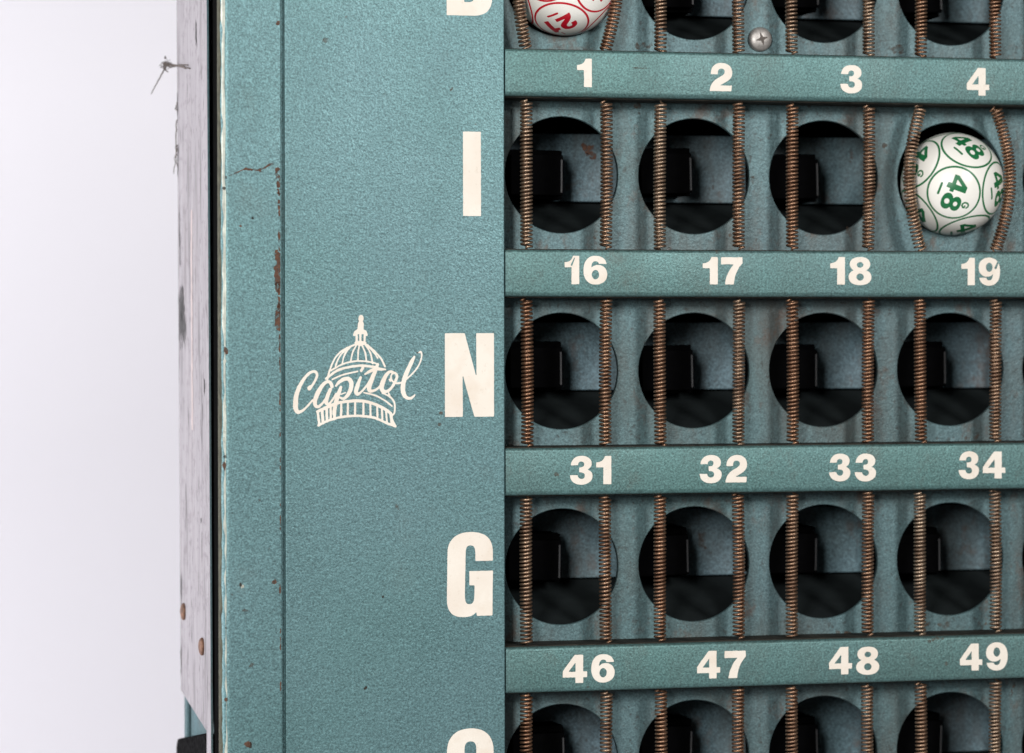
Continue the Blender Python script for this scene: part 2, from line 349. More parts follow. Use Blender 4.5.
# bars: (top, bottom) edges
BARS = [(527.4, 483.0), (327.5, 283.0), (126.9, 82.5), (-72.0, -117.0), (-271.7, -315.2), (-471.5, -515.5)]
NUMS = {1: [('1', [('1', 577.0, 591.8, 58.6, 87.0)]), ('2', [('2', 709.7, 732.2, 62.9, 91.2)]), ('3', [('3', 840.2, 862.2, 65.0, 93.4)]), ('4', [('4', 966.7, 989.2, 68.0, 95.6)])],
 2: [('16', [('1', 564.6, 579.2, 255.8, 284.2), ('6', 583.4, 607.2, 255.8, 284.6)]), ('17', [('1', 702.6, 717.8, 257.1, 284.4), ('7', 721, 742.4, 257.3, 284.4)]), ('18', [('1', 830.2, 844.9, 257.0, 284.6), ('8', 848.5, 871.4, 257, 285.2)]), ('19', [('1', 961.3, 974.8, 257.8, 285), ('9', 978.6, 1000.0, 257.6, 285.6)])],
 3: [('31', [('3', 569.9, 592.4, 455.8, 484.7), ('1', 596.2, 611.3, 455.9, 484.2)]), ('32', [('3', 699.6, 721.6, 455, 483.2), ('2', 725.5, 747, 455, 482.4)]), ('33', [('3', 829.1, 850.3, 453.6, 481.3), ('3', 854.7, 876, 453.6, 481.4)]), ('34', [('3', 958.5, 978.9, 451.3, 479.2), ('4', 982.8, 1005.2, 451.6, 478.4)])],
 4: [('46', [('4', 562.7, 587, 654.9, 683), ('6', 591.2, 614.6, 654.2, 682.6)]), ('47', [('4', 697, 720.2, 650.9, 678.5), ('7', 724.5, 745.7, 650.8, 678)]), ('48', [('4', 829, 852, 647, 674.4), ('8', 856.1, 879.2, 646.6, 674.8)]), ('49', [('4', 959.9, 982.2, 643.6, 670.6), ('9', 986, 1007.6, 642.3, 670.4)])]}
# front panel with its return wall
V, Fc = [], []; box(V, Fc, xr_+3.6, XP, -6, YP+6, ZB+30, TOP-20)
front = bevel(build('front_panel', V, Fc, m_panel, root, ORG), 1.3, 3)
V, Fc = [], []; box(V, Fc, xr_-25, xr_+3.55, -1.5, YP, ZB+30, TOP-20)
build('panel_lip', V, Fc, m_panel, front, ORG)
# raised frame strip with a rounded, worn left bend
V, Fc = [], []
xl = -295.0; xr = xr_
def strip_y(x): return -12.5+3.4*(x-(xl+9))/(xr-xl-9)
P2 = [(xr, -5), (xr, -8.4), (xr-0.8, strip_y(xr-0.8))] + [(xl+9-9*math.sin(a), -3.5-9*math.cos(a)) for a in np.linspace(0, math.pi/2, 10)] + [(xl, 5.5), (xl+3, 5.5), (xl+3, -5)]
n = len(P2)
for z in (ZB+20, TOP-10):
    for x, y in P2: V.append((x, y, z))
for i in range(n): j = (i+1) % n; Fc.append((i, j, n+j, n+i))
Fc.append(tuple(range(n))); Fc.append(tuple(range(n, 2*n))[::-1])
strip = build('frame_strip', V, Fc, m_panel, root, ORG)
for p in strip.data.polygons: p.use_smooth = True
strip.data.update()
me = strip.data
sm = strip.modifiers.new('es', 'EDGE_SPLIT'); sm.split_angle = math.radians(30)
# pale worn band along the bend, with its highlight painted in
V, Fc = [], []; zz = np.arange(ZB+22, TOP-12, 4.0); aa = np.linspace(math.radians(8), math.radians(62), 7)
for i_, z in enumerate(zz):
    k0 = float(vnoise(np.array([3.0]), np.array([z]), 22, 5)[0])*0.25; k1 = float(vnoise(np.array([9.0]), np.array([z]), 13, 6)[0])*0.35
    a0 = math.radians(24)+k0*0.6; a1 = max(a0+0.04, math.radians(38+8*min(max(z/300, -1), 1))+k1)
    for a in np.linspace(a0, a1, 7): V.append((xl+9-9.12*math.sin(a), -3.5-9.12*math.cos(a), z))
for i_ in range(len(zz)-1):
    for q in range(6): Fc.append((i_*7+q, i_*7+q+1, i_*7+8+q, i_*7+7+q))
build('worn_highlight_edge', V, Fc, m_worn_glint, strip, ORG, smooth=True)
V, Fc = [], []
for i_, z in enumerate(zz):
    k0 = float(vnoise(np.array([5.0]), np.array([z]), 9, 8)[0])*0.3
    for a in np.linspace(math.radians(58)+k0, math.pi/2, 6): V.append((xl+9-9.06*math.sin(a), -3.5-9.06*math.cos(a), z))
    V.append((xl-0.06, 5.4, z))
for i_ in range(len(zz)-1):
    for q in range(6): Fc.append((i_*7+q, i_*7+q+1, i_*7+8+q, i_*7+7+q))
build('shaded_edge', V, Fc, m_olive, strip, ORG, smooth=True)  # dark band paints the shaded side of the bend
# recess behind the strip, filled with a black block as its shade
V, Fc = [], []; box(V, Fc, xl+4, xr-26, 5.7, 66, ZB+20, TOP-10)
build('gap_shade_block', V, Fc, m_void, root, ORG)
# side sheet: lavender-grey outer face, teal front edge
def at3(px, py, Y): x, z = at(px, py, Y); return (x, Y, z)
YF, YB2 = 64.0, 292.0
xa = (at(206.6, 0, YF)[0]); xb = at(211.0, 753, YF)[0]
def side_x(z):                                  # the sheet leans a little, wider at the top
    zt = at(206, 0, YF)[1]; zb = at(211, 753, YF)[1]; return xb+(xa-xb)*(z-zb)/(zt-zb)
z1 = at(180.5, 690, YB2)[1]; z2 = at(203, 731, 95)[1]
poly = [(YF, ZB+20), (YF, TOP), (YB2, TOP), (YB2, z1), (95, z2), (95, ZB+20)]
V, Fc = [], []
zs_ = [p[1] for p in poly]
for t_ in (0.0, 1.6):
    for y, z in poly: V.append((side_x(z)+t_, y, z))
k = len(poly)
for i in range(k): j = (i+1) % k; Fc.append((i, k+i, k+j, j))
Fc.append((0, 1, 4, 5)); Fc.append((1, 2, 3, 4)); Fc.append((k+5, k+4, k+1, k)); Fc.append((k+4, k+3, k+2, k+1))
side = build('side_panel', V, Fc, m_side, root, ORG)
V, Fc = [], []
for zz in (ZB+20, TOP):
    x = side_x(zz); V += [(x+0.1, YF-2.2, zz), (x+1.7, YF-2.2, zz), (x+1.7, YF-0.1, zz), (x+0.1, YF-0.1, zz)]
for i in range(4): j = (i+1) % 4; Fc.append((i, j, 4+j, 4+i))
Fc.append((3, 2, 1, 0)); Fc.append((4, 5, 6, 7))
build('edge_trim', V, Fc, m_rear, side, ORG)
# inner body wall and rear flange in teal
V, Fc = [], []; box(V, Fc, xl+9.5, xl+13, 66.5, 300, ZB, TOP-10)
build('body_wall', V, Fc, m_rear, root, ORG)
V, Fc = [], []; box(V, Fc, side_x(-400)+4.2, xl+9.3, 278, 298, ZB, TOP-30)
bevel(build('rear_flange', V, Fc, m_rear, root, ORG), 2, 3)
# black bracket behind the side sheet
V, Fc = [], []
b0 = at(203, 733.0, 100); b1 = at(179, 738.5, 318)
prism(V, Fc, [(100, b0[1]-130), (318, b0[1]-130), (328, b1[1]-9), (318, b1[1]), (100, b0[1])], xl-0.2, xl+9, 'x')
brk = bevel(build('black_bracket', V, Fc, m_bracket, root, ORG), 2.5, 3)
brk['label'] = 'scuffed black bracket behind the cut corner of the side panel'
# rivets on the side sheet
def rivet(px, py):
    # depth where the pixel ray meets the sheet
    lo, hi = YF, YB2
    for _ in range(40):
        m_ = (lo+hi)/2; x, z = at(px, py, m_)
        if x < side_x(z): lo = m_
        else: hi = m_
    x, z = at(px, py, lo); V, Fc = [], []; r = 9.2; rings = 12; sg = 20
    for a in range(rings+1):
        g = a/rings*math.pi
        for q in range(sg):
            e = 2*math.pi*q/sg; V.append((side_x(z)-1.2-3.6*math.cos(g), lo+r*math.sin(g)*math.cos(e)*(1 if a else 0.01), z+r*math.sin(g)*math.sin(e)*(1 if a else 0.01)))
    for a in range(rings):
        for q in range(sg): q2 = (q+1) % sg; Fc.append((a*sg+q, a*sg+q2, (a+1)*sg+q2, (a+1)*sg+q))
    o = build('rivet', V, Fc, m_rivet, side, ORG, smooth=True)
rivet(184.6, 611.5); rivet(203, 646.5)
# scuffs and the pale line on the side sheet
def side_mark(name, fy, pyr, f, mat, step=1.0, off=0.25):
    V, Fc = field_mesh(f, fy[0], fy[1], pyr[0], pyr[1], step, lambda y, z: (side_x(z)-off, y, z))
    return build(name, V, Fc, mat, side, ORG)
def depth_on_side(px, py):
    lo, hi = YF, YB2+60
    for _ in range(40):
        m_ = (lo+hi)/2; x, z = at(px, py, m_)
        if x < side_x(z): lo = m_
        else: hi = m_
    return lo, at(px, py, lo)[1]
ya, za = depth_on_side(191.5, 210); yb_, zb_ = depth_on_side(192.5, 430)
fl = lambda Y, Z: np.maximum(np.abs(Y-(ya+(yb_-ya)*(Z-za)/(zb_-za)))-5.5-4*vnoise(Y, Z, 9, 3), np.maximum(Z-za, zb_-Z))
side_mark('pink_line', (min(ya, yb_)-12, max(ya, yb_)+12), (zb_-2, za+2), fl, m_pink, 1.5)
for (px, py, hy, hz, sd) in ((180.6, 318, 20, 28, 5), (184.0, 322, 14, 22, 6), (182.2, 308, 16, 20, 21), (179.6, 232, 5, 16, 7), (180.2, 250, 3, 14, 8), (181.5, 590, 6, 16, 9), (181, 655, 3, 16, 10), (177.5, 108, 6, 10, 12), (178, 160, 5, 14, 14), (204.5, 385, 4, 10, 15), (201, 520, 7, 2.5, 16), (196, 35, 6, 12, 17)):
    y0, z0 = depth_on_side(px, py); y0 = min(y0, YB2-hy*0.6)
    f = lambda Y, Z, y0=y0, z0=z0, hy=hy, hz=hz, sd=sd: np.hypot((Y-y0)/hy, (Z-z0)/hz)-0.8+1.9*vnoise(Y*3, Z*0.6, 6, sd)
    o = side_mark('scuff', (y0-hy*2, min(y0+hy*2, YB2-0.5)), (z0-hz*2, z0+hz*2), f, m_smudge, 1.2, 0.3)
# hole plate
V, Fc = [], []
RH = 59.4; NS = 72
xs_ = [XP-30]+[(HX[i]+HX[i+1])/2 for i in range(5)]+[XR]
zs_ = [HZ[0]+100]+[(HZ[i]+HZ[i+1])/2 for i in range(4)]+[HZ[4]-100]
for r in range(5):
    for c in range(6):
        cx, cz = HX[c], HZ[r]; x0, x1, zt, zb = xs_[c], xs_[c+1], zs_[r], zs_[r+1]
        angs = sorted(set([2*math.pi*i/NS for i in range(NS)]+[math.atan2(q-cz, p-cx) % (2*math.pi) for p in (x0, x1) for q in (zt, zb)]))
        n0 = len(V); m_ = len(angs)
        for a in angs:
            ca, sa = math.cos(a), math.sin(a)
            tx = ((x1-cx)/ca if ca > 0 else (x0-cx)/ca) if abs(ca) > 1e-9 else 1e9
            tz = ((zt-cz)/sa if sa > 0 else (zb-cz)/sa) if abs(sa) > 1e-9 else 1e9
            d = min(tx, tz)
            V.append((cx+d*ca, YP, cz+d*sa)); V.append((cx+(RH+0.7)*ca, YP, cz+(RH+0.7)*sa)); V.append((cx+RH*ca, YP+0.8, cz+RH*sa)); V.append((cx+RH*ca, YP+4.5, cz+RH*sa))
        for i in range(m_):
            j = (i+1) % m_
            for q in range(3): Fc.append((n0+4*i+q, n0+4*i+q+1, n0+4*j+q+1, n0+4*j+q))
plate = build('hole_plate', V, Fc, m_plate, root, ORG)
plate['label'] = 'stained blue-grey plate pierced by rows of round holes'
# number bars
def arc2(cy, cz, r, a0, a1, n=6): return [(cy+r*math.cos(a), cz+r*math.sin(a)) for a in np.linspace(a0, a1, n)]
bars = []
for bi, (zt, zb) in enumerate(BARS):
    r = 5.0
    prof = [(8, zt)]+arc2(r*0.7, zt-r*0.7, r*0.7, math.pi/2, math.pi, 6)+arc2(r, zb+r-2.5, r, math.pi, 1.5*math.pi, 8)+[(8, zb-2.5)]
    V, Fc = [], []; prism(V, Fc, prof, XP+2.2, XR, 'x')
    o = build('number_bar', V, Fc, m_bar, root, ORG)
    for p in o.data.polygons: p.use_smooth = len(p.vertices) == 4
    es = o.modifiers.new('es', 'EDGE_SPLIT'); es.split_angle = math.radians(35)
    bars.append(o)
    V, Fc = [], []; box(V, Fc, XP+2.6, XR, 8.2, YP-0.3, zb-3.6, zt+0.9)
    build('shaded_flange', V, Fc, m_rail, o, ORG)  # dark colour paints the shade bands above and below the bar
    for txt, gl in NUMS.get(bi, []):
        cs = []
        for ch, x0, x1, y0, y1 in gl:
            xm, ym = (x0+x1)/2, (y0+y1)/2
            cs += fit(ch, at(x0, ym)[0], at(x1, ym)[0], at(xm, y0)[1], at(xm, y1)[1])
        base = poly_sdf(cs); sd = int(txt)
        f = lambda X, Z, base=base, sd=sd: base(X, Z)+0.3*vnoise(X, Z, 2.5, sd)
        if txt in ('16', '19'):              # chipped paint, as in the photo
            chip = {'16': [(at(574.5, 258)[0], at(574.5, 258)[1], .5), (at(571.5, 265)[0], at(571.5, 265)[1], .9)], '19': [(at(998, 262)[0], at(998, 262)[1], .8), (at(995.5, 268)[0], at(995.5, 268)[1], 1.3)]}[txt]
            cf = strokes_sdf([chip]); f = lambda X, Z, f=f, cf=cf: np.maximum(f(X, Z), -cf(X, Z))
        o = flat_mark('number', f, bounds_of(cs), 0.0, m_cream, bars[bi], 0.55)
        o['label'] = 'cream painted number '+txt
# back walls, dark ramps below them, black interior
for z in HZ:
    V, Fc = [], []; box(V, Fc, XP-60, XR, YBK, YBK+3, z-22, z+50)
    bevel(build('back_wall', V, Fc, m_inner, root, ORG), 1.2, 2)
    V, Fc = [], []
    prism(V, Fc, [(YP+5.2, z-62), (YBK+6, z-24), (YBK+6, z-28), (YP+5.2, z-66)], XP-60, XR, 'x')
    build('ball_ramp', V, Fc, m_ramp, root, ORG)
V, Fc = [], []
box(V, Fc, XP-60, XR, 285, 292, ZB+10, TOP-20)
box(V, Fc, XR+0.2, XR+8, 4, 292, ZB+10, TOP-20); box(V, Fc, XP-66, XP-60.3, YP+7, 284.8, ZB+10, TOP-20)
box(V, Fc, XP-60, XR, YP+7, 284.8, TOP-26, TOP-20.3); box(V, Fc, XP-60, XR, YP+7, 284.8, ZB+10.3, ZB+16)
build('inner_casing', V, Fc, m_void, root, ORG)
for z0_, z1_ in ((ZB+30, zs_[-1]-0.3), (zs_[0]+0.3, TOP-20)):
    V, Fc = [], []; box(V, Fc, XP+0.3, XR, YP-4, YP+6.5, z0_, z1_)
    build('cover_sheet', V, Fc, m_panel, root, ORG)
# switch blocks: one mesh, then copies
V, Fc = [], []; box(V, Fc, -46, 19.5, 128, YBK-0.3, -21, 30)
sw = bevel(build('switch', V, Fc, m_black, root), 1.2, 2)
V, Fc = [], []; box(V, Fc, -40, 16, 110, 127.7, -18, 24)
swc = bevel(build('switch_cap', V, Fc, m_black, sw), 1.6, 3)
V, Fc = [], []; box(V, Fc, 13.0, 14.4, 107.5, 109.7, -15, 19)
swl = build('switch_lever', V, Fc, m_lever, sw)
first = True
for r, z in enumerate(HZ):
    for c, x in enumerate(HX[:5]):
        a, b, l_ = (sw, swc, swl) if first else (sw.copy(), swc.copy(), swl.copy())
        if not first:
            scn.collection.objects.link(a); scn.collection.objects.link(b); scn.collection.objects.link(l_); b.parent = a; l_.parent = a; a.parent = root
        first = False
        a.rotation_euler = (random.uniform(-.03, .03), random.uniform(-.035, .035), 0)
        a.location = ((x+random.uniform(-3.5, 3.0))*S, 0, (z-ZB+random.uniform(-1.5, 1.5))*S)

# springs
def spring_mesh(name, path, turns, seed, wire=1.25, rad=5.45, seg=15):
    "path(s) -> centre for s in 0..1, top to bottom"
    rg = np.random.default_rng(seed); N = turns*seg; s = np.linspace(0, 1, N+1)
    ph = 2*math.pi*turns*s+0.35*np.sin(2*math.pi*s*1.3+rg.random()*6)*2+rg.random()*6
    C = np.array([path(q) for q in s]); T = np.gradient(C, axis=0); T /= np.linalg.norm(T, axis=1)[:, None]
    A = np.cross(T, np.array([0, 1, 0])); A /= np.linalg.norm(A, axis=1)[:, None]; B = np.cross(T, A)
    tl = 0.05*np.sin(s*9+rg.random()*6)          # coils lean a little, unevenly
    P = C+rad*(np.cos(ph)[:, None]*A+np.sin(ph)[:, None]*B)+(tl*rad*np.cos(ph))[:, None]*T*1.0
    V, Fc = [], []; tube(V, Fc, P, wire, 6)
    for e, d in ((0, -1), (-1, 1)):              # straight end pin and hook
        c = C[e]; tt = T[e]*d
        pts = [P[e]+tt*0.2, c+tt*1.2+(P[e]-c)*0.4, c+tt*2.6, c+tt*7, c+tt*12]
        tube(V, Fc, pts, 1.2, 6)
    return V, Fc
H = 147.0
variants = []
for v in range(4):
    bow = random.uniform(-0.8, 0.8)
    V, Fc = spring_mesh('spring', lambda s: (bow*math.sin(math.pi*s), 0.0, H/2-H*s), 37+(v % 2), v)
    variants.append((V, Fc))
protos = []
SX_L = [19.0+140.8*k for k in range(5)]; SX_R = [102.0+140.9*k for k in range(5)]
def gap_mid(r): return ((BARS[r][1]-2.5)+BARS[r+1][0])/2
def bulged(x0, sgn, amt, fwd, zc, up=0.0):
    def path(s):
        q = math.sin(math.pi*min(max(s, 0), 1)); q = q**0.95
        return (x0+sgn*amt*q, YS-fwd*q, zc+H/2-H*s)
    return path
k = 0
for r in range(5):
    zc = gap_mid(r)-0.5
    for c in range(5):
        for sd, x in (('L', SX_L[c]), ('R', SX_R[c])):
            ball_here = (r, c) in ((0, 0), (1, 3))
            if ball_here:
                sgn = -1 if sd == 'L' else 1
                am = {(0, 0): (9.5, 12.0), (1, 3): (14.2, 14.5)}[(r, c)][0 if sd == 'L' else 1]
                V, Fc = spring_mesh('spring', bulged(x, sgn, am, 4.0, zc), 39, 20+k)
                o = build('spring', V, Fc, m_copper, root, (x, YS, zc), (x*S, YS*S, (zc-ZB)*S), True)
                o['label'] = 'copper spring bowed outward by the ball beside it'
            else:
                vi = (k*7+r) % 4
                if len(protos) <= vi or protos[vi] is None:
                    while len(protos) < 4: protos.append(None)
                    o = build('spring', *variants[vi], m_copper, root, smooth=True); protos[vi] = o
                else:
                    o = protos[vi].copy(); scn.collection.objects.link(o); o.parent = root
                o.location = ((x+random.uniform(-.7, .7))*S, YS*S, (zc-ZB+random.uniform(-1, 1))*S)
                o.rotation_euler = (random.uniform(-.004, .004), random.uniform(-.008, .008), 0)
            k += 1

# big side letters
LET = [('B', 446.6, 492.4, -68.5, 15.6), ('I', 463.0, 480.9, 131.7, 216.0), ('N', 444.9, 494.0, 333.2, 416.8), ('G', 446.8, 492.9, 532.0, 617.0), ('O', 447.0, 493.6, 728.3, 813.0)]
for ch, x0, x1, y0, y1 in LET:
    xm, ym = (x0+x1)/2, (y0+y1)/2
    cs = fit(ch, at(x0, ym, -6)[0], at(x1, ym, -6)[0], at(xm, y0, -6)[1], at(xm, y1, -6)[1])
    base = poly_sdf(cs); f = lambda X, Z, base=base, ch=ch: base(X, Z)+0.25*vnoise(X, Z, 3, ord(ch))
    o = flat_mark('letter', f, bounds_of(cs), -6.0, m_cream, front, 0.8); o['label'] = 'tall cream painted letter '+ch

# emblem: ribbed dome above a colonnade with a script word across it (x, y, half-width)
E_ = []
def stk(*pts): E_.append(smooth_stroke([(p[0], p[1], p[2]) for p in pts]))
def line(r, *pts): E_.append(smooth_stroke([(p[0], p[1], r) for p in pts]))
stk((361, 317.2, 2.4), (361, 319, 2.7), (360.9, 321.2, 1.7), (360.8, 324, 3.0), (360.6, 327, 3.2)); stk((360.5, 327, 3.0), (360.4, 331, 3.6))
line(1.1, (354.2, 335.0), (355.6, 331.6), (360.4, 329.8), (365.4, 331.6), (366.7, 335.0)); line(1.0, (354.2, 335), (357, 333.4), (360.4, 333), (364, 333.4), (366.7, 335))
for x in (356.6, 360.4, 364.6): line(1.15, (x, 333.5), (x, 342))
stk((356, 343, 1.6), (360.2, 343.4, 2.6), (365, 343, 1.6))
line(0.95, (357, 344), (345.2, 348.8), (335.9, 356.8), (330.2, 369), (327.4, 379)); line(0.95, (364, 343.6), (368.5, 346), (376.2, 353), (381.6, 359.5), (384.9, 366.4))
line(0.85, (347, 348.5), (341, 354.5), (337.3, 361), (335.4, 366.6)); line(0.85, (351, 346.4), (346.2, 351.8), (343.6, 357.5), (342.3, 363.4)); line(0.85, (356.2, 345.5), (352.6, 352.5), (350.6, 361.5))
line(0.85, (359.2, 345.5), (358.2, 352), (357.9, 360.4)); line(0.85, (362, 345.5), (365.2, 353), (366.4, 361.6)); line(0.85, (365.2, 344.6), (370.3, 353), (372.5, 363.4)); line(0.85, (368.5, 347), (374, 352.6), (377.6, 358))
line(0.85, (331, 370.4), (344, 363.6), (358, 361), (370, 362), (376, 363.6)); line(1.25, (326.2, 378.6), (336.8, 370.8), (349, 367), (362, 365.7), (375, 367)); line(0.8, (332.2, 379.5), (342.5, 374.9), (357.5, 371.4))
line(0.85, (363.9, 392.6), (376, 395.8), (385.2, 400.8), (391.8, 406)); line(0.95, (382.4, 393), (390, 396.8), (394.4, 403), (394.4, 412.4), (391.6, 417), (395.3, 426)); line(0.9, (389.6, 395.4), (388.6, 393))
line(1.55, (317.4, 411.6), (327, 407.2), (338, 403), (349, 401.2), (361, 400.9), (371.4, 403), (382.5, 407.8), (390.9, 413.4)); line(1.25, (318.6, 425.3), (327.8, 420.8), (340.8, 417.1), (354.7, 415.8), (368.6, 416.7), (377.9, 419), (387.2, 423.4), (395.4, 426.3))
for xa_, ya_, xb2, yb2, rr in ((317.6, 412, 319.4, 424.6, 1.3), (322, 409.6, 323, 423, 1.5), (326.6, 408, 327, 421.2, 1.4), (330.6, 406, 330.8, 420, 1.2), (335.2, 404, 334.3, 418.6, 1.6), (341.2, 403, 341, 417, 1.25), (347.9, 401.5, 347.6, 416.2, 1.1), (355.2, 401, 355, 415.8, 1.1), (363.4, 401, 363.4, 416.2, 1.1), (370.3, 402.6, 370.5, 417, 1.1), (377, 405.4, 377.6, 419, 1.05), (381.8, 407.8, 382.5, 421.5, 1.0), (386, 410.5, 387, 423.5, 1.0), (390.2, 413, 392, 425, 1.2)):
    line(rr, (xa_, ya_), (xb2, yb2))
# script word
stk((309.3, 388.2, 2.3), (312.4, 385, 1.3), (315.4, 380, 1.2), (317, 375, 1.4), (315.2, 371.8, 1.5), (311, 372.2, 1.4), (306, 376.4, 1.5), (300.8, 384, 1.9), (296.8, 393.5, 2.3), (295.6, 402, 2.6), (295.6, 408, 2.5), (297.6, 411.8, 2.1), (301.2, 411.4, 1.5), (305.6, 408, 1.1), (309.6, 403.6, 1.0), (312.8, 400, 1.1))
stk((332, 386.6, 1.7), (330.4, 382.6, 1.6), (326.8, 381.8, 1.5), (322.4, 385.4, 1.9), (317.8, 393, 2.3), (315, 400.4, 2.2), (315.4, 405.4, 1.9), (318.6, 406.6, 1.5), (323.4, 402, 1.1), (328, 394.6, 1.3)); stk((330.2, 389.6, 1.7), (327.6, 396, 2.0), (326.2, 402, 2.0), (328, 404.4, 1.4), (331.6, 401, 1.0), (336, 394, 1.0))
stk((340.8, 387.3, 1.6), (338.4, 394, 2.1), (336, 402, 2.2), (334.6, 409, 2.0), (334.0, 414.6, 1.6)); stk((335.9, 385.8, 1.1), (339.6, 381.6, 1.7), (344.6, 379, 2.0), (349, 379.2, 2.2), (351.3, 383, 2.3), (350.6, 389.4, 2.2), (347.4, 395.4, 1.9), (343.2, 398.8, 1.4), (340.4, 397.6, 1.0)); line(0.7, (341, 394.2), (345.5, 392.6))
stk((360.7, 377.4, 1.3), (358.4, 383, 1.9), (356.6, 388.6, 2.2), (356, 392.6, 2.0), (358.2, 394, 1.6), (361.8, 391.2, 1.1), (366, 386.4, 1.0), (369, 381.6, 1.0)); stk((361.2, 370.6, 1.4), (362.8, 367.8, 1.4))
stk((377.6, 364.4, 1.6), (375, 371.4, 2.0), (372, 378.6, 2.3), (369.4, 386, 2.4), (369.2, 390, 2.0), (372.4, 391, 1.5), (377.2, 388.8, 1.1), (381, 384.6, 1.0)); stk((364.9, 374.2, 0.8), (370, 371.2, 1.5), (376, 369.0, 1.8), (381, 369.2, 1.5), (385.4, 369.4, 0.8))
stk((393.6, 372.8, 1.4), (390.4, 371.6, 1.4), (386.8, 374.2, 1.8), (383.4, 380.6, 2.4), (381.6, 387, 2.4), (383, 391, 2.0), (387, 391.4, 1.5), (391.2, 388, 1.4), (394.6, 382.8, 1.4), (396.8, 377.4, 1.4), (396.2, 374, 1.3), (393.6, 372.8, 1.2), (391.4, 375, 0.9), (391, 378.4, 0.9), (393, 381.6, 0.9), (397, 383.2, 1.0), (402.4, 382.6, 1.0)); stk((389.6, 379.6, 1.0), (390.4, 380.6, 1.1))
stk((402.4, 382.6, 0.9), (407, 378.6, 0.9), (412, 374, 0.9), (416.8, 368.4, 0.85), (420.2, 361.8, 0.8), (421.6, 355.8, 0.8), (420.8, 351.8, 0.9), (418.8, 352.6, 0.6)); stk((414.2, 356.8, 1.2), (411.8, 361.6, 1.9), (408.4, 368.6, 2.2), (405.6, 375.2, 2.4), (403.6, 382, 2.4), (402.8, 388.4, 2.4), (403.8, 394, 2.3), (406.6, 397.6, 1.8), (410.4, 398.2, 1.5), (413.4, 396.4, 1.0), (414.8, 394.8, 0.6))
def to_panel(s): return [(*at(x, y, -6), r*0.95) for x, y, r in s]
EP = [to_panel(s) for s in E_]
ea, eb = at(290, 430, -6), at(426, 312, -6)
ef0 = strokes_sdf(EP); ef = lambda X, Z: ef0(X, Z)+0.35*vnoise(X, Z, 2.2, 77)
o = flat_mark('emblem', ef, (ea[0], eb[0], ea[1], eb[1]), -6.0, m_cream, front, 0.42)
o['label'] = 'cream painted ribbed dome with a script word across it'

# rust, chips and grime on the paint
def patch(name, px, py, rx, ry, Y, mat, parent, seed, rough=1.6, ns=4, step=0.6, off=0.15, xlim=None):
    cx, cz = at(px, py, Y)
    f = lambda X, Z: np.hypot((X-cx)/rx, (Z-cz)/ry)-0.75+rough*vnoise(X, Z, ns, seed)*0.8+0.5*vnoise(X, Z, ns/2.5, seed+1)
    lim = xlim if xlim is not None else 1e9
    g = lambda X, Z: np.maximum(f(X, Z), X-lim)
    b = (cx-rx*1.8, cx+rx*1.8, cz-ry*1.8, cz+ry*1.8)
    V, Fc = field_mesh(g, *b, step, lambda x, z: (x, (strip_y(x) if parent is strip else Y)-off, z))
    if Fc: return build(name, V, Fc, mat, parent, ORG)
YSF = -12.5
for i, (px, py, rx, ry) in enumerate(((278.6, 182, 3.2, 15), (279, 268, 4.0, 20), (279.4, 286, 3.2, 14), (279.4, 321, 3.6, 17), (280.6, 338, 1.4, 8), (278.6, 24, 2.2, 3), (281, 365, 1.0, 6), (280.8, 430, 0.9, 9), (281, 640, 0.9, 12), (280.6, 588, 1.2, 5), (275, 582, 2.4, 3), (279.6, 205, 1.4, 14), (279.8, 236, 1.6, 14), (279.8, 300, 2.0, 16), (280.4, 350, 1.0, 14), (280.6, 395, 0.8, 16), (281, 470, 0.9, 16), (281, 520, 0.8, 14), (281.2, 690, 0.9, 16))):
    patch('rust_patch', px, py, rx, ry, YSF, m_rust, strip, 30+i, xlim=xr-1.2)
for i, (px, py, rx, ry, m) in enumerate(((225, 188, 2.2, 1.8, m_grime), (227, 193, 1.6, 1.2, m_grime), (226, 178, 1.0, 1, m_grime), (252.5, 218, 1.3, 1.2, m_grime), (241, 226, 1.6, 1.2, m_rust), (225.5, 350, 2, 5, m_rust), (224.4, 360, 1.6, 4, m_worn_glint), (225, 457, 2.8, 2.2, m_grime), (224, 466, 1.8, 5, m_rust), (224, 440, 1.2, 8, m_worn_glint), (225, 405, 1.2, 9, m_worn_glint), (226, 628, 1.2, 1.2, m_grime), (243, 586, 1.8, 2.6, m_worn_glint), (240.5, 585, 1.6, 2.2, m_grime), (245, 611, 3.4, 3.6, m_stain), (252, 665, 2.6, 6, m_stain), (226.5, 700, 2.0, 2.6, m_rust), (247, 745, 5, 3, m_rust), (250, 746, 2, 3, m_grime), (232, 513, .8, .8, m_grime))):
    patch('paint_chip', px, py, rx, ry, YSF, m, strip, 60+i)
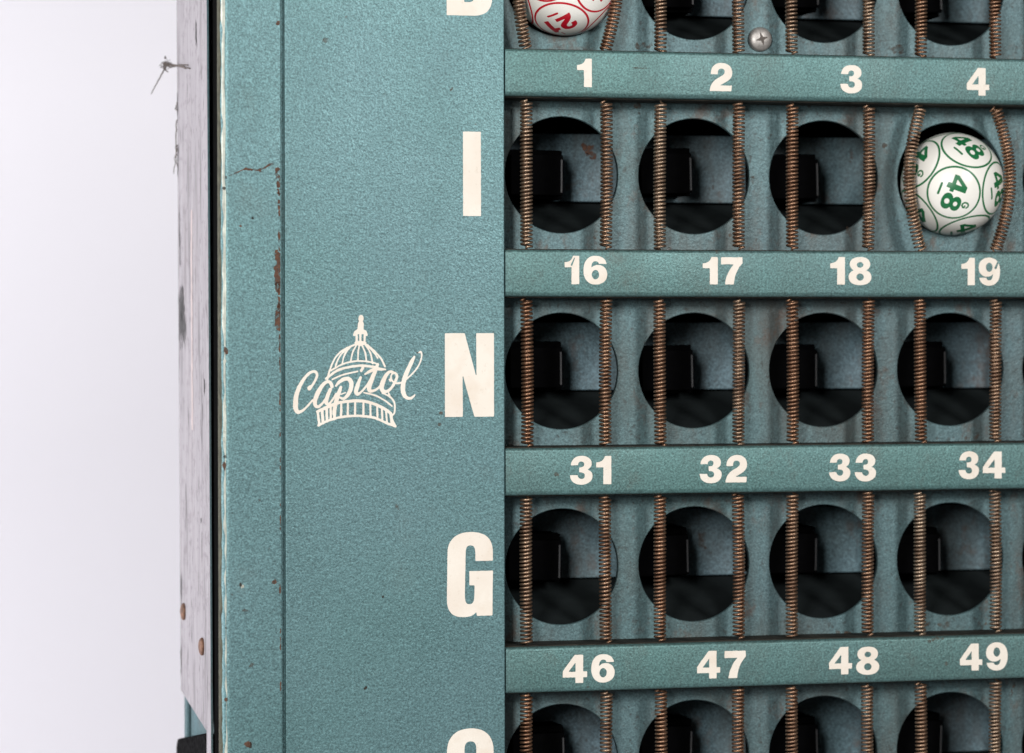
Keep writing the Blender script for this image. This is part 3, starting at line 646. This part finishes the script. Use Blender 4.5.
# long hairline crack across the strip
cr = [(*at(x, y, YSF), r) for x, y, r in ((226, 176.5, .35), (233, 174.5, .45), (241, 170.5, .7), (246, 168.6, 1.0), (252, 169.8, .8), (258, 170.2, .7), (263, 168.6, .7), (267.5, 166, .9), (270.5, 164.4, 1.4), (273, 164, .8))]
cr2 = [(*at(x, y, YSF), r) for x, y, r in ((258, 170.2, .6), (263.4, 172.4, .6))]
cf = strokes_sdf([cr, cr2]); f = lambda X, Z: cf(X, Z)+1.3*vnoise(X, Z, 2.5, 91)
xs2 = [p[0] for p in cr]; zs2 = [p[1] for p in cr]
V, Fc = field_mesh(f, min(xs2)-3, max(xs2)+3, min(zs2)-5, max(zs2)+3, 0.45, lambda x, z: (x, strip_y(x)-0.15, z))
build('scratch', V, Fc, m_rust, strip, ORG)
for i, (px, py, rx, ry, m) in enumerate(((325, 40.5, 3, 2.6, m_stain), (305.5, 124.5, 1.2, 1.2, m_rust), (397, 508, 2.0, 3.4, m_stain), (383, 597, 1.2, 1.4, m_grime), (366, 688, 2.4, 2.0, m_grime), (441, 413, 2.0, 1.6, m_stain), (440, 424, 3, 2.0, m_stain), (385, 94, 2.4, 1.4, m_stain), (452, 88, 1.8, 2.6, m_stain), (302, 592, 2.2, 3, m_stain), (417, 352.8, 3.0, 1.2, m_rust))):
    patch('paint_chip', px, py, rx, ry, -6.0, m, front, 120+i, off=0.22)
for i, (bi, px, py, rx, ry) in enumerate(((3, 556, 474.5, 2.6, 2.2), (4, 588, 686.5, 5.0, 2.0), (2, 717, 251.8, 2.6, 2.8), (4, 937, 638.5, 6.5, 2.2), (4, 946, 664, 1.6, 2.6), (1, 640, 68, 8, 1.0), (3, 540, 491, 2, 1.0), (4, 930, 641, 2.6, 1.8), (4, 866, 677, 2, 1.2))):
    patch('paint_chip', px, py, rx, ry, 0.0, m_stain, bars[bi], 160+i)
# rust blotch on the back wall of one compartment
for i, (px, py, rx, ry) in enumerate(((586, 148, 7, 7), (594, 155, 7, 4), (713, 180, 2.0, 8), (702, 540, 5, 13), (706, 169, 2.5, 2.5), (781+70, 155, 3, 6))):
    patch("rust_stain", px, py, rx, ry, YBK, m_rust if i < 2 else m_stain, root, 200+i, step=0.9, off=0.4)
# grimy patches on the plate near the spring feet
for i, (px, py, rx, ry) in enumerate(((758, 45, 5, 2), (598, 235, 6, 3), (644, 46, 8, 3), (735, 235, 5, 3), (753, 177.5, 3, 2), (900, 49, 8, 4), (978, 626, 7, 4), (846, 632, 7, 3), (940, 625, 12, 3), (972, 437, 7, 4), (884, 146, 3, 3), (850, 232, 3, 5), (638, 108, 4, 9), (1012, 690, 4, 6))):
    patch('rust_stain', px, py, rx, ry, YP, m_stain, root, 230+i, rough=2.6, step=0.7, off=0.12)

# pan-head screw on the plate
sx, sz = at(761.2, 39.0, YP-5)
V, Fc = [], []; sg = 40
dome = lambda r_: -1.5-6.5*max(0.0, 1-(r_/12.8)**2)**0.42
prof = [(0, 0)]+[(r_, dome(r_)) for r_ in (0.3, 1.5, 3, 4.5, 6, 7.5, 9, 10.2, 11.1, 11.6, 12.8)]+[(12.8, 0.0)]
rows_ = []
for r_, y in prof[1:]:
    rows_.append(len(V))
    for q in range(sg): e = 2*math.pi*q/sg; V.append((r_*math.cos(e), y, r_*math.sin(e)))
for a, b in zip(rows_[:-1], rows_[1:]):
    for q in range(sg): q2 = (q+1) % sg; Fc.append((a+q, a+q2, b+q2, b+q))
Fc.append(tuple(rows_[0]+q for q in range(sg))[::-1])
scr = build('screw', V, Fc, m_steel, root, (0, 0, 0), (sx*S, YP*S, (sz-ZB)*S), True)
scr['label'] = 'worn steel cross-head screw'
star = []
for q in range(8):
    e = math.radians(45*q+16); r_ = 7.4 if q % 2 == 0 else 2.5; star.append((r_*math.cos(e), r_*math.sin(e)))
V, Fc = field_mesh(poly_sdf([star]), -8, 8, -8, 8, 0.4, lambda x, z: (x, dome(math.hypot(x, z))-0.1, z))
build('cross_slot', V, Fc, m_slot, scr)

# ------------------------------------------------------------------ balls
def sphere(R, seg=96, rings=64):
    V, Fc = [(0, 0, R)], []
    for i in range(1, rings):
        a = math.pi*i/rings
        for j in range(seg): b = 2*math.pi*j/seg; V.append((R*math.sin(a)*math.cos(b), R*math.sin(a)*math.sin(b), R*math.cos(a)))
    V.append((0, 0, -R)); L = len(V)-1
    for j in range(seg):
        j2 = (j+1) % seg; Fc.append((0, 1+j, 1+j2)); Fc.append((L, L-seg+j2, L-seg+j))
        for i in range(rings-2): a = 1+i*seg; Fc.append((a+j, a+seg+j, a+seg+j2, a+j2))
    return V, Fc
def ball(px, py, Y, Rb, digits, letter, main, ring0, angs, ink, label, name='bingo_ball'):
    x, z = at(px, py, Y); C = np.array([x, Y, z])
    root_b = empty(name, (C*S).tolist(), label, 'ball', 'numbered bingo balls held in the board')
    build('shell', *sphere(Rb), m_ball, root_b, smooth=True)
    tc = c_o-C; tc /= np.linalg.norm(tc); rr = c_r-tc*np.dot(c_r, tc); rr /= np.linalg.norm(rr); uu = np.cross(tc, rr)
    def direc(dx, dy): return dx*rr+dy*uu+math.sqrt(max(0, 1-dx*dx-dy*dy))*tc
    n0 = direc(*main); 
    # ring of five around the main roundel, five beyond and one behind (icosahedral)
    e1 = rr-n0*np.dot(rr, n0); e1 /= np.linalg.norm(e1); e2 = np.cross(n0, e1)
    dirs = [n0]; A1 = math.radians(63.43)
    for q in range(5):
        g = ring0+2*math.pi*q/5; dirs.append(math.cos(A1)*n0+math.sin(A1)*(math.cos(g)*e1+math.sin(g)*e2))
    for q in range(5):
        g = ring0+2*math.pi*(q+0.5)/5; dirs.append(-math.cos(A1)*n0+math.sin(A1)*(math.cos(g)*e1+math.sin(g)*e2))
    dirs.append(-n0)
    # one roundel in its own flat units (radius 27)
    cs = fit(digits[0], -18.6, -1.0, 10.6, -9.6)+fit(digits[1], 0.6, 18.2, 10.6, -9.6)
    if digits[1] == '1': cs = fit(digits[0], -16, 1.5, 10.6, -9.6)+fit('1', 4, 14.5, 10.6, -9.6)
    dg = poly_sdf(cs)
    dash = strokes_sdf([[(-5.4, -14.8, 1.15), (5.4, -14.8, 1.15)]])
    gl = strokes_sdf([smooth_stroke([(7.8+3.0*math.cos(a), 15.2+3.2*math.sin(a), 0.85) for a in np.linspace(0.7, 5.9, 9)]), [(10.6, 13.8, .8), (10.4, 15.0, .8), (8.4, 15.0, .8)]]) if letter == 'G' else strokes_sdf([[(8, 12.5, .7), (8, 18, .7)]])
    f = lambda X, Z: np.minimum(np.minimum(np.abs(np.hypot(X, Z)-27.0)-1.05, dg(X, Z)), np.minimum(dash(X, Z), gl(X, Z)))
    V2, F2 = field_mesh(f, -29, 29, -29, 29, 0.55, lambda a, b: (a, b))
    V, Fc = [], []
    for n_, ang in zip(dirs, angs):
        t1 = rr-n_*np.dot(rr, n_)
        if np.linalg.norm(t1) < 0.15: t1 = uu-n_*np.dot(uu, n_)
        t1 /= np.linalg.norm(t1); t2 = np.cross(n_, t1); ca, sa = math.cos(ang), math.sin(ang)
        T1 = ca*t1+sa*t2; T2 = -sa*t1+ca*t2; o0 = len(V); kS = Rb/51.6
        for a, b in V2:
            d = math.hypot(a, b)*kS; g = d/Rb
            q = n_ if d < 1e-6 else math.cos(g)*n_+math.sin(g)*((a*T1+b*T2)*kS/d)
            V.append(tuple(q*(Rb+0.06)))
        Fc += [tuple(o0+i for i in ff) for ff in F2]
    build('printing', V, Fc, ink, root_b, smooth=True)
    return root_b
D = math.radians
ball(952.2, 184.0, 46, 54.0, '48', 'G', (0.035, -0.185), D(-1), [D(-111), D(-82), D(-43), D(-140), D(-130), D(-90)]+[D(-70)]*6, m_green,
     'white ball printed 48 in green roundels, held between two springs above the number 19')
ball(565.5, -17.6, 44, 54.0, '21', 'I', (-0.08, -0.79), D(112), [D(215), D(140), D(200), D(120), D(210), D(-45)]+[D(150)]*6, m_red,
     'white ball printed 21 in red roundels, held between two springs above the number 1')

# ------------------------------------------------------------------ fluff caught on the side edge
fx, fz = at(166, 66, 290)
V, Fc = [], []
def strand(pts, r0, r1):
    p = [(*at(a, b, Y), Y) for a, b, Y in pts]; P = np.array([(q[0], q[2], q[1]) for q in p])
    s = np.linspace(0, len(P)-1, 14); Q = np.stack([np.interp(s, range(len(P)), P[:, i]) for i in range(3)], 1)+rng.normal(0, 0.35, (14, 3))
    tube(V, Fc, Q, list(np.linspace(r0, r1, 14)), 5)
on = lambda a, b: (a, b, depth_on_side(a, b)[0]-7)
strand([on(190, 69), on(184, 66.5), (177, 65.5, 289), (170, 65, 294), (166, 65, 296), (163.5, 64, 297)], 0.7, 1.0); strand([on(188, 65), on(182, 64.5), (177, 66, 289), (168, 67, 296)], 0.6, 0.9); strand([on(186, 68), on(180, 66.5), (175, 65, 291), (167, 64, 296)], 0.9, 0.9)
strand([(167, 65, 296), (161, 75, 299), (156, 85, 300), (151, 94, 300)], 0.9, 0.45); strand([(166, 63, 295), (163, 68, 298), (168, 72, 296)], 0.8, 0.5)
for _ in range(16):
    a, b = 166+rng.normal(0, 2.0), 65+rng.normal(0, 2.2)
    strand([(a, b, 296), (a+rng.normal(0, 2.5), b+rng.normal(0, 2.5), 297+rng.normal(0, 2)), (a+rng.normal(0, 3.5), b+rng.normal(0, 3.5), 297)], 0.38, 0.22)
fl_ = build('dust_fluff', V, Fc, m_fluff, None, (fx, 290, fz), (fx*S, 290*S, fz*S))
fl_['label'] = 'wisp of brown dust fluff snagged near the top of the grey side edge'; fl_['category'] = 'dust'
V, Fc = [], []
gx_, gz_ = at(177, 150, 292)
strand([(177, 120, 292), (175.5, 140, 294), (176, 152, 294), (173.5, 173, 297)], 0.7, 0.4); strand([(177, 145, 292), (175.8, 158, 294), (178, 170, 291)], 0.6, 0.4); strand([(177, 102, 292), (176, 108, 294), (178, 112, 291)], 0.8, 0.5)
f2 = build('dust_fluff', V, Fc, m_fluff, None, (gx_, 292, gz_), (gx_*S, 292*S, gz_*S))
f2['label'] = 'thin dark fibre hanging along the grey side edge below the brown wisp'; f2['category'] = 'dust'
